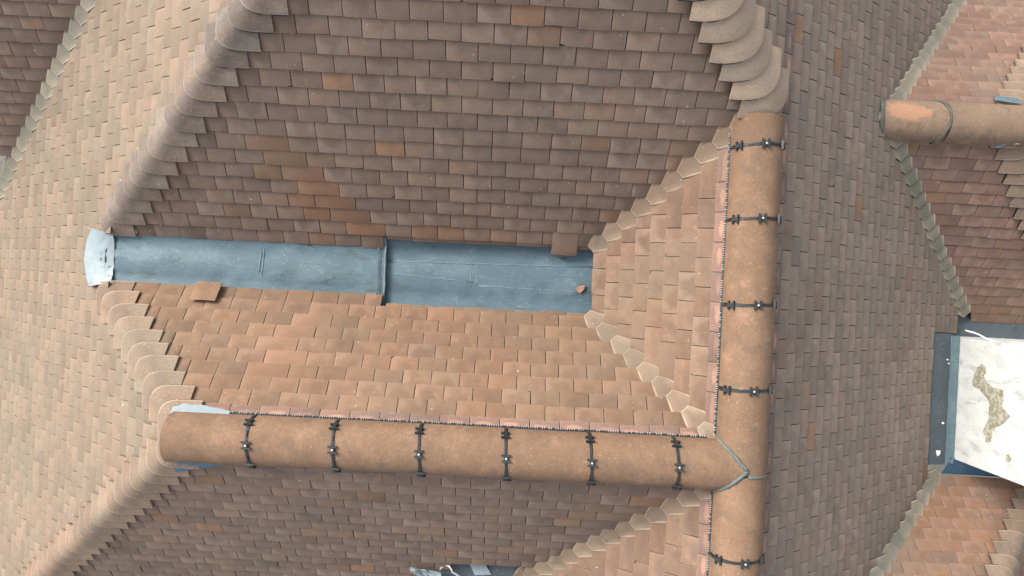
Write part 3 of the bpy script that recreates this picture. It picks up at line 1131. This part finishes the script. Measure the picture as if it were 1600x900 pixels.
# lower ridge along u, mitred into the main one
ridge2 = thing("ridge", (-.3, RV, RZ), "clay ridge with black clips lying across the lower middle of the picture", "roof ridge", RG)
uj = [-1.80, -1.343, -.892, -.44, .0145, .462, .917, RU - .012]
for i in range(len(uj) - 1):
    last = i == len(uj) - 2
    ridge_run(ridge2, 'u', RV, RZ + .003, uj[i] + .004, uj[i + 1] - (.0 if last else .004), M_RIDGE, taper1=.93 if last else 0)
for u in uj[1:-1]:
    ridge_clip(ridge2, 'u', RV, RZ + .003, u, rot=-.08)
comb(ridge2, 'u', RV, RZ, 1, -1.66, 1.10, 1.0, seed=4)
comb(ridge2, 'u', RV, RZ, -1, -1.66, 1.10, 1.0, seed=5)


def mitre(root, side):
    pts = []
    for k in range(13):
        t = k / 12
        s, h = arc_pt(t * .97, .134, .040, .108)
        pts.append(Vector((RU - .004 - s * .95, RV + side * s, RZ + h + .004)))
    v, f = tube_geo(pts, [.0075 + .005 * math.sin(5 * k) ** 2 for k in range(13)], 6)
    local_part("mortar_joint", v, f, M_MORTAR, root, True)


mitre(ridge2, 1)
mitre(ridge2, -1)
pts = []
for k in range(11):
    s, h = arc_pt(k / 10 * .96, .134, .040, .108)
    pts.append(Vector((RU + s, -.925 - .03 * s, RZ + h + .001)))
v, f = tube_geo(pts, [.009 - .0004 * k for k in range(11)], 6)
local_part("mortar_joint", v, f, M_MORTAR, ridge, True)
# lead saddle under the free end of the lower ridge
for sd, m, (o0, o1) in ((1, M_LEADPALE, (.188, .146)), (-1, M_LEADBLUE, (.225, .142))):
    zz = lambda s: RZ + .012 - s * 1.0 + .012
    sheet("lead_saddle", [(-1.815, RV + sd * .02, RZ + .0), (-1.815, RV + sd * o0, zz(o0)), (-1.50, RV + sd * o1, zz(o1)), (-1.50, RV + sd * .02, RZ + .0)], .003, m, ridge2, 8, 5, .003, 5)
# lead soaker at the top of the main ridge
sheet("lead_saddle", [at(1158, 206, .585), at(1196, 192, .69), at(1196, 168, .71), at(1166, 176, .60)], .003, M_MORTAR, ridge, 6, 4, .003, 6)

# short ridge in the upper right
ridge3 = thing("ridge", (2.8, 1.248, RZ2), "short old ridge bedded in mortar at the right edge with an orange worn patch", "roof ridge", RG)
M_SPOT = ridge_material("flaked_ridge_clay", (.235, .165, .115), (.29, .20, .135), (-.06, .035, 0, .17, .075))
ridge_run(ridge3, 'u', 1.248, RZ2, 2.355, 2.795, M_SPOT, hw=.137, up=.04, dn=.100)
ridge_run(ridge3, 'u', 1.248, RZ2, 2.805, 3.36, M_RIDGEOLD, hw=.137, up=.045, dn=.095)
for x, rr in ((2.80, .010), (2.35, .014)):
    pts = []
    for k in range(17):
        t = -1 + 2 * k / 16
        s, h = arc_pt(t * .98, .139, .041, .100)
        pts.append(Vector((x - (.05 * (s / .139) ** 2 if x > 2.5 else -.03 * (s / .139) ** 2), 1.248 + s, RZ2 + h)))
    v, f = tube_geo(pts, rr, 6)
    local_part("mortar_joint", v, f, M_MORTDARK, ridge3, True)
sheet("lead_saddle", [at(1553, 156, -.30), at(1556, 149, -.30), at(1592, 154, -.28), at(1596, 162, -.24)], .003, M_LEADGREY, ridge3, 6, 4, .003, 8)
sheet("lead_saddle", [at(1549, 211, -.29), at(1558, 231, -.285), at(1606, 213, -.215), at(1603, 206, -.21)], .003, M_LEAD, ridge3, 6, 4, .003, 9)

# ================================================================ BUILD: lead gutter between the two slopes
gut = thing("lead_gutter", (-.9, .05, -.16), "long blue grey lead gutter between the brown and pinkish slopes", "gutter")


def gutter_sheet(name, u0, u1, zc, half0, half1, mat, steps=40, ramp0=None, seed=3, vc0=.055, vc1=.055):
    rg = random.Random(seed)
    grid = []
    prof = [(-2.2, .165), (-1.30, .075), (-1.02, .022), (-.9, .004), (-.45, -.002), (-.42, .004), (0, 0), (.42, .004), (.45, -.002), (.9, .004), (1.02, .022), (1.30, .075), (2.2, .165)]
    for i in range(steps + 1):
        t = i / steps
        u = u0 + (u1 - u0) * t
        hf = half0 + (half1 - half0) * t
        vc = vc0 + (vc1 - vc0) * t
        row = []
        for (s, h) in prof:
            side = max(0, abs(s) - 1) * .12
            if u < -2.25:
                side, h = min(side, .012), min(h, .03)
            row.append(Vector((u, vc + math.copysign(min(abs(s), 1) * hf + side, s), zc + h * .55 + rg.uniform(-.0025, .0025))))
        grid.append(row)
    return shell_part(name, grid, .004, mat, gut)


U_STEP = at(600, 420, -.13).x
gutter_sheet("lead_sheet", U_STEP - .004, .62, -.165, .19, .215, M_LEAD, seed=3, vc0=.035, vc1=.055)
gutter_sheet("lead_sheet", -2.66, U_STEP + .012, -.140, .155, .185, M_LEADGREY, seed=4, vc0=.055, vc1=.035)
# drip where the upper sheet laps the lower one
v, f = [], []
a, b = at(603, 383, -.128), at(600, 462, -.128)
n = 8
pts = [a.lerp(b, k / n) + Vector((random.uniform(-.003, .003), 0, 0)) for k in range(n + 1)]
v, f = tube_geo(pts, .007, 6)
local_part("lead_roll", v, f, M_CREASE, gut, True)
pts = [q + Vector((-.045, 0, .004)) for q in pts]
v, f = tube_geo(pts, .004, 5)
local_part("lead_roll", v, f, M_LEAD, gut, True)
for (x0, y0, x1, y1) in ((737, 410, 735, 447), (610, 427, 740, 441), (606, 408, 930, 417), (745, 412, 744, 446), (748, 446, 928, 458)):
    q0, q1 = at(x0, y0, -.166), at(x1, y1, -.166)
    pts = [q0.lerp(q1, k / 6) + Vector((random.uniform(-.002, .002), random.uniform(-.002, .002), 0)) for k in range(7)]
    v, f = tube_geo([p - Vector((0, 0, .0015)) for p in pts], .0055, 6)
    local_part("lead_crease", v, f, M_CREASE, gut, True)
for (x0, y0, x1, y1) in ((413, 388, 409, 430), (409, 393, 405, 425)):
    q0, q1 = at(x0, y0, -.139), at(x1, y1, -.139)
    pts = [q0.lerp(q1, k / 6) + Vector((random.uniform(-.002, .002), 0, 0)) for k in range(7)]
    v, f = tube_geo(pts, .005, 6)
    local_part("lead_crease", v, f, M_CREASE, gut, True)
# outlet apron dressed over the edge of the sunlit slope
rg = random.Random(9)
grid = []
for i in range(11):
    t = i / 10
    row = []
    for j in range(13):
        s = -1 + j / 6
        u = -2.57 - .25 * t * (1 - .32 * abs(s) ** 2.2)
        v_ = .06 + s * (.165 + .035 * t - .01)
        zf = -.135 + .03 * abs(s) ** 3
        zw = W.k * u + W.c + .035
        z = min(zf, zw) - .012 * max(0, 1 - abs(zf - zw) / .05)
        row.append(Vector((u, v_, z + rg.uniform(-.005, .005))))
    grid.append(row)
shell_part("outlet_apron", grid, .004, M_LEADPALE, gut)

# bottom gutter
gut2 = thing("lead_gutter", at(790, 893, -.40), "dark lead gutter cut off by the bottom edge of the picture", "gutter")
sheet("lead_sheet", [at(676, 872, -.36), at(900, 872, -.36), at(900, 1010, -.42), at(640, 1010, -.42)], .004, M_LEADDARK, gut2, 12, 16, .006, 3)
q = [at(733, 880, -.345), at(758, 881, -.345), at(768, 898, -.36), at(742, 899, -.36)]
sheet("lead_patch", q, .004, M_LEADPALE, gut2, 6, 6, .003, 8)

# ================================================================ BUILD: chimney
ch = thing("chimney", (3.75, -.65, -1.0), "white rendered chimney with a peeled tan patch at the right edge", "chimney")
rg = random.Random(4)
cx0, cx1, cv0, cv1, cz0, cz1 = 3.385, 4.25, -1.115, -.205, -1.25, .12
n, m = 26, 22
faces, verts, smooth = [], [], []


def wallgrid(o, a, b, nx, nz):
    base = len(verts)
    nrm = a.cross(b).normalized()
    for i in range(nx + 1):
        for j in range(nz + 1):
            e = 0 if i in (0, nx) or j in (0, nz) else rg.uniform(-.006, .006)
            verts.append(o + a * (i / nx) + b * (j / nz) + nrm * e)
    for i in range(nx):
        for j in range(nz):
            q = base + i * (nz + 1) + j
            faces.append((q, q + nz + 1, q + nz + 2, q + 1))
            smooth.append(True)


zv = Vector((0, 0, cz1 - cz0))
wallgrid(Vector((cx0, cv1, cz0)), Vector((0, cv0 - cv1, 0)), zv, n, m)
wallgrid(Vector((cx0, cv0, cz0)), Vector((cx1 - cx0, 0, 0)), zv, n, m)
wallgrid(Vector((cx1, cv0, cz0)), Vector((0, cv1 - cv0, 0)), zv, n, m)
wallgrid(Vector((cx1, cv1, cz0)), Vector((cx0 - cx1, 0, 0)), zv, n, m)
wallgrid(Vector((cx0, cv0, cz1)), Vector((cx1 - cx0, 0, 0)), Vector((0, cv1 - cv0, 0)), 6, 6)
c = ch.location.copy()
link("stack", mesh("stack", [v - c for v in verts], faces, M_RENDER, None, smooth), ch, Matrix.Translation(c))


def on_wall(px, py):
    """Point on the west face of the stack that the photograph shows at px, py."""
    lo, hi = -1.3, .5
    for _ in range(40):
        mz = (lo + hi) / 2
        if at(px, py, mz).x > cx0: lo = mz
        else: hi = mz
    return at(px, py, (lo + hi) / 2)


def wall_patch(name, outline, proud, mat, jag, seed):
    rg = random.Random(seed)
    P3 = [on_wall(x, y) for x, y in outline]
    ring = []
    for i, p in enumerate(P3):
        q = P3[(i + 1) % len(P3)]
        for k in range(4):
            ring.append(p.lerp(q, k / 4) + Vector((0, rg.uniform(-jag, jag), rg.uniform(-jag, jag))))
    n = len(ring)
    vs = [Vector((cx0 - proud, p.y, p.z)) for p in ring] + [Vector((cx0 + .01, p.y, p.z)) for p in ring]
    fs = [tuple(range(n)), tuple(reversed(range(n, 2 * n)))] + [(i, n + i, n + (i + 1) % n, (i + 1) % n) for i in range(n)]
    me_o = local_part(name, vs, fs, mat, ch)
    return me_o


wall_patch("bare_patch", [(1535, 568), (1541, 572), (1541, 582), (1537, 588), (1543, 598), (1553, 606), (1561, 608), (1568, 610), (1569, 622), (1566, 634), (1572, 643), (1580, 650), (1574, 656), (1566, 664), (1556, 668), (1552, 676), (1549, 690), (1541, 691), (1542, 681), (1537, 676), (1541, 664), (1546, 655), (1546, 645), (1547, 634), (1543, 622), (1532, 608), (1523, 605), (1520, 598), (1523, 585), (1528, 575)], .006, M_BARE, .004, 3)
wall_patch("bare_patch", [(1573, 711), (1578, 709), (1580, 716), (1577, 721), (1573, 719)], .006, M_BARE, .002, 4)
# lead apron between shaded slope and stack, with its upstand
LA = -.93
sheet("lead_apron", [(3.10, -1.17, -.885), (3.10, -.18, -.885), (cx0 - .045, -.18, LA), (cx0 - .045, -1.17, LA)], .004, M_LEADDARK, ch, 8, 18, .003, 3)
sheet("lead_upstand", [(cx0 - .046, -1.15, LA + .004), (cx0 - .046, -.19, LA + .004), (cx0 - .012, -.19, LA + .05), (cx0 - .012, -1.15, LA + .05)], .004, M_LEADGREY, ch, 3, 18, .002, 4)
sheet("lead_flashing", [(cx0 - .03, -1.25, LA - .06), (cx0 - .03, -1.10, LA + .05), (cx1, -1.10, LA + .02), (cx1, -1.27, LA - .09)], .004, M_LEADBLUE, ch, 10, 6, .004, 5)
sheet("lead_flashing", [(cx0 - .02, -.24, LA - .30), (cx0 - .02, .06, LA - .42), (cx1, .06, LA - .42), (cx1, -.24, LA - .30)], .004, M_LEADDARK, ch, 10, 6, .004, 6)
for (x, y, s) in ((1464, 708, 7), (1453, 672, 4), (1474, 661, 2.4), (1481, 562, 2), (1483, 568, 1.5)):
    rgp = random.Random(x)
    cpt = at(x, y, LA + .014)
    ring = [cpt + Vector((math.cos(k * .785) * s * .0047 * rgp.uniform(.6, 1.1), math.sin(k * .785) * s * .0042 * rgp.uniform(.6, 1.1), 0)) for k in range(8)]
    vs = ring + [q - Vector((0, 0, .006)) for q in ring]
    fs = [tuple(range(8))] + [(i, 8 + i, 8 + (i + 1) % 8, (i + 1) % 8) for i in range(8)]
    o = local_part("paint_flake", vs, fs, M_RENDER, None)
    tag(o, {1464: "large white paint flake lying low on the dark lead apron", 1453: "white paint flake at the tile edge of the dark lead apron", 1474: "small white paint flake in the middle of the dark apron",
            1481: "tiny white speck near the top of the dark apron", 1483: "tiny white speck just below another near apron top"}[x], "paint flake", "paint flakes on the lead apron")

# ================================================================ BUILD: loose things
q = at(907, 452, -.155)
ring = [(-6, -3), (1, -6), (6, -6), (5, 0), (1, 4), (-1, 6), (-6, 2)]
vs = [q + Vector((a * .0043, -b * .0043, .016 - .002 * (a > 2))) for a, b in ring]
n = len(vs)
vs += [p - Vector((0, 0, .014)) for p in vs]
fs = [tuple(reversed(range(n)))] + [(i, (i + 1) % n, n + (i + 1) % n, n + i) for i in range(n)]
o = local_part("tile_shard", vs, fs, M_BROWNEDGE, None)
tag(o, "broken orange tile fragment lying at the right end of the lead gutter", "tile fragment")

pts = [at(1508, 516, -.80), at(1514, 518, -.78), at(1522, 520, -.77), at(1530, 523, -.76), at(1539, 528, -.74), at(1552, 532, -.72), at(1575, 537, -.70), at(1604, 540, -.68)]
v, f = tube_geo(pts, .0065, 6)
o = local_part("wire", v, f, M_WIRE, None, True)
tag(o, "thin white wire along the top edge of the white chimney", "wire")

pts = [at(688, 890, -.33), at(690, 886, -.32), at(695, 883, -.31), at(701, 884, -.30), at(705, 889, -.30), at(707, 894, -.31), at(714, 898, -.33), at(722, 903, -.34)]
v, f = tube_geo(pts, .006, 6)
o = local_part("wire", v, f, M_WIRE, None, True)
tag(o, "curled white wire in the dark gutter at the bottom edge", "wire")

rg = random.Random(12)
grid = []
for i in range(9):
    row = []
    for j in range(7):
        px = 640 + i * 6 + (j % 2) * 1.5
        py = 886 + i * 1.0 + (j / 6) * (6 + i * 2.6)
        row.append(at(px, py, -.285 + rg.uniform(-.014, .014)))
    grid.append(row)
v, f, s, uv = grid_shell(grid, .002)
o = local_part("plastic_scrap", v, f, M_LEADPALE, None)
tag(o, "crumpled pale blue sheet scrap on tiles at the bottom edge", "scrap")

# ================================================================ ground far below
gm = mesh("ground", [(-300, -300, -7), (300, -300, -7), (300, 300, -7), (-300, 300, -7)], [(0, 1, 2, 3)], M_GROUND)
tag(link("ground", gm), None, None, None, "structure")
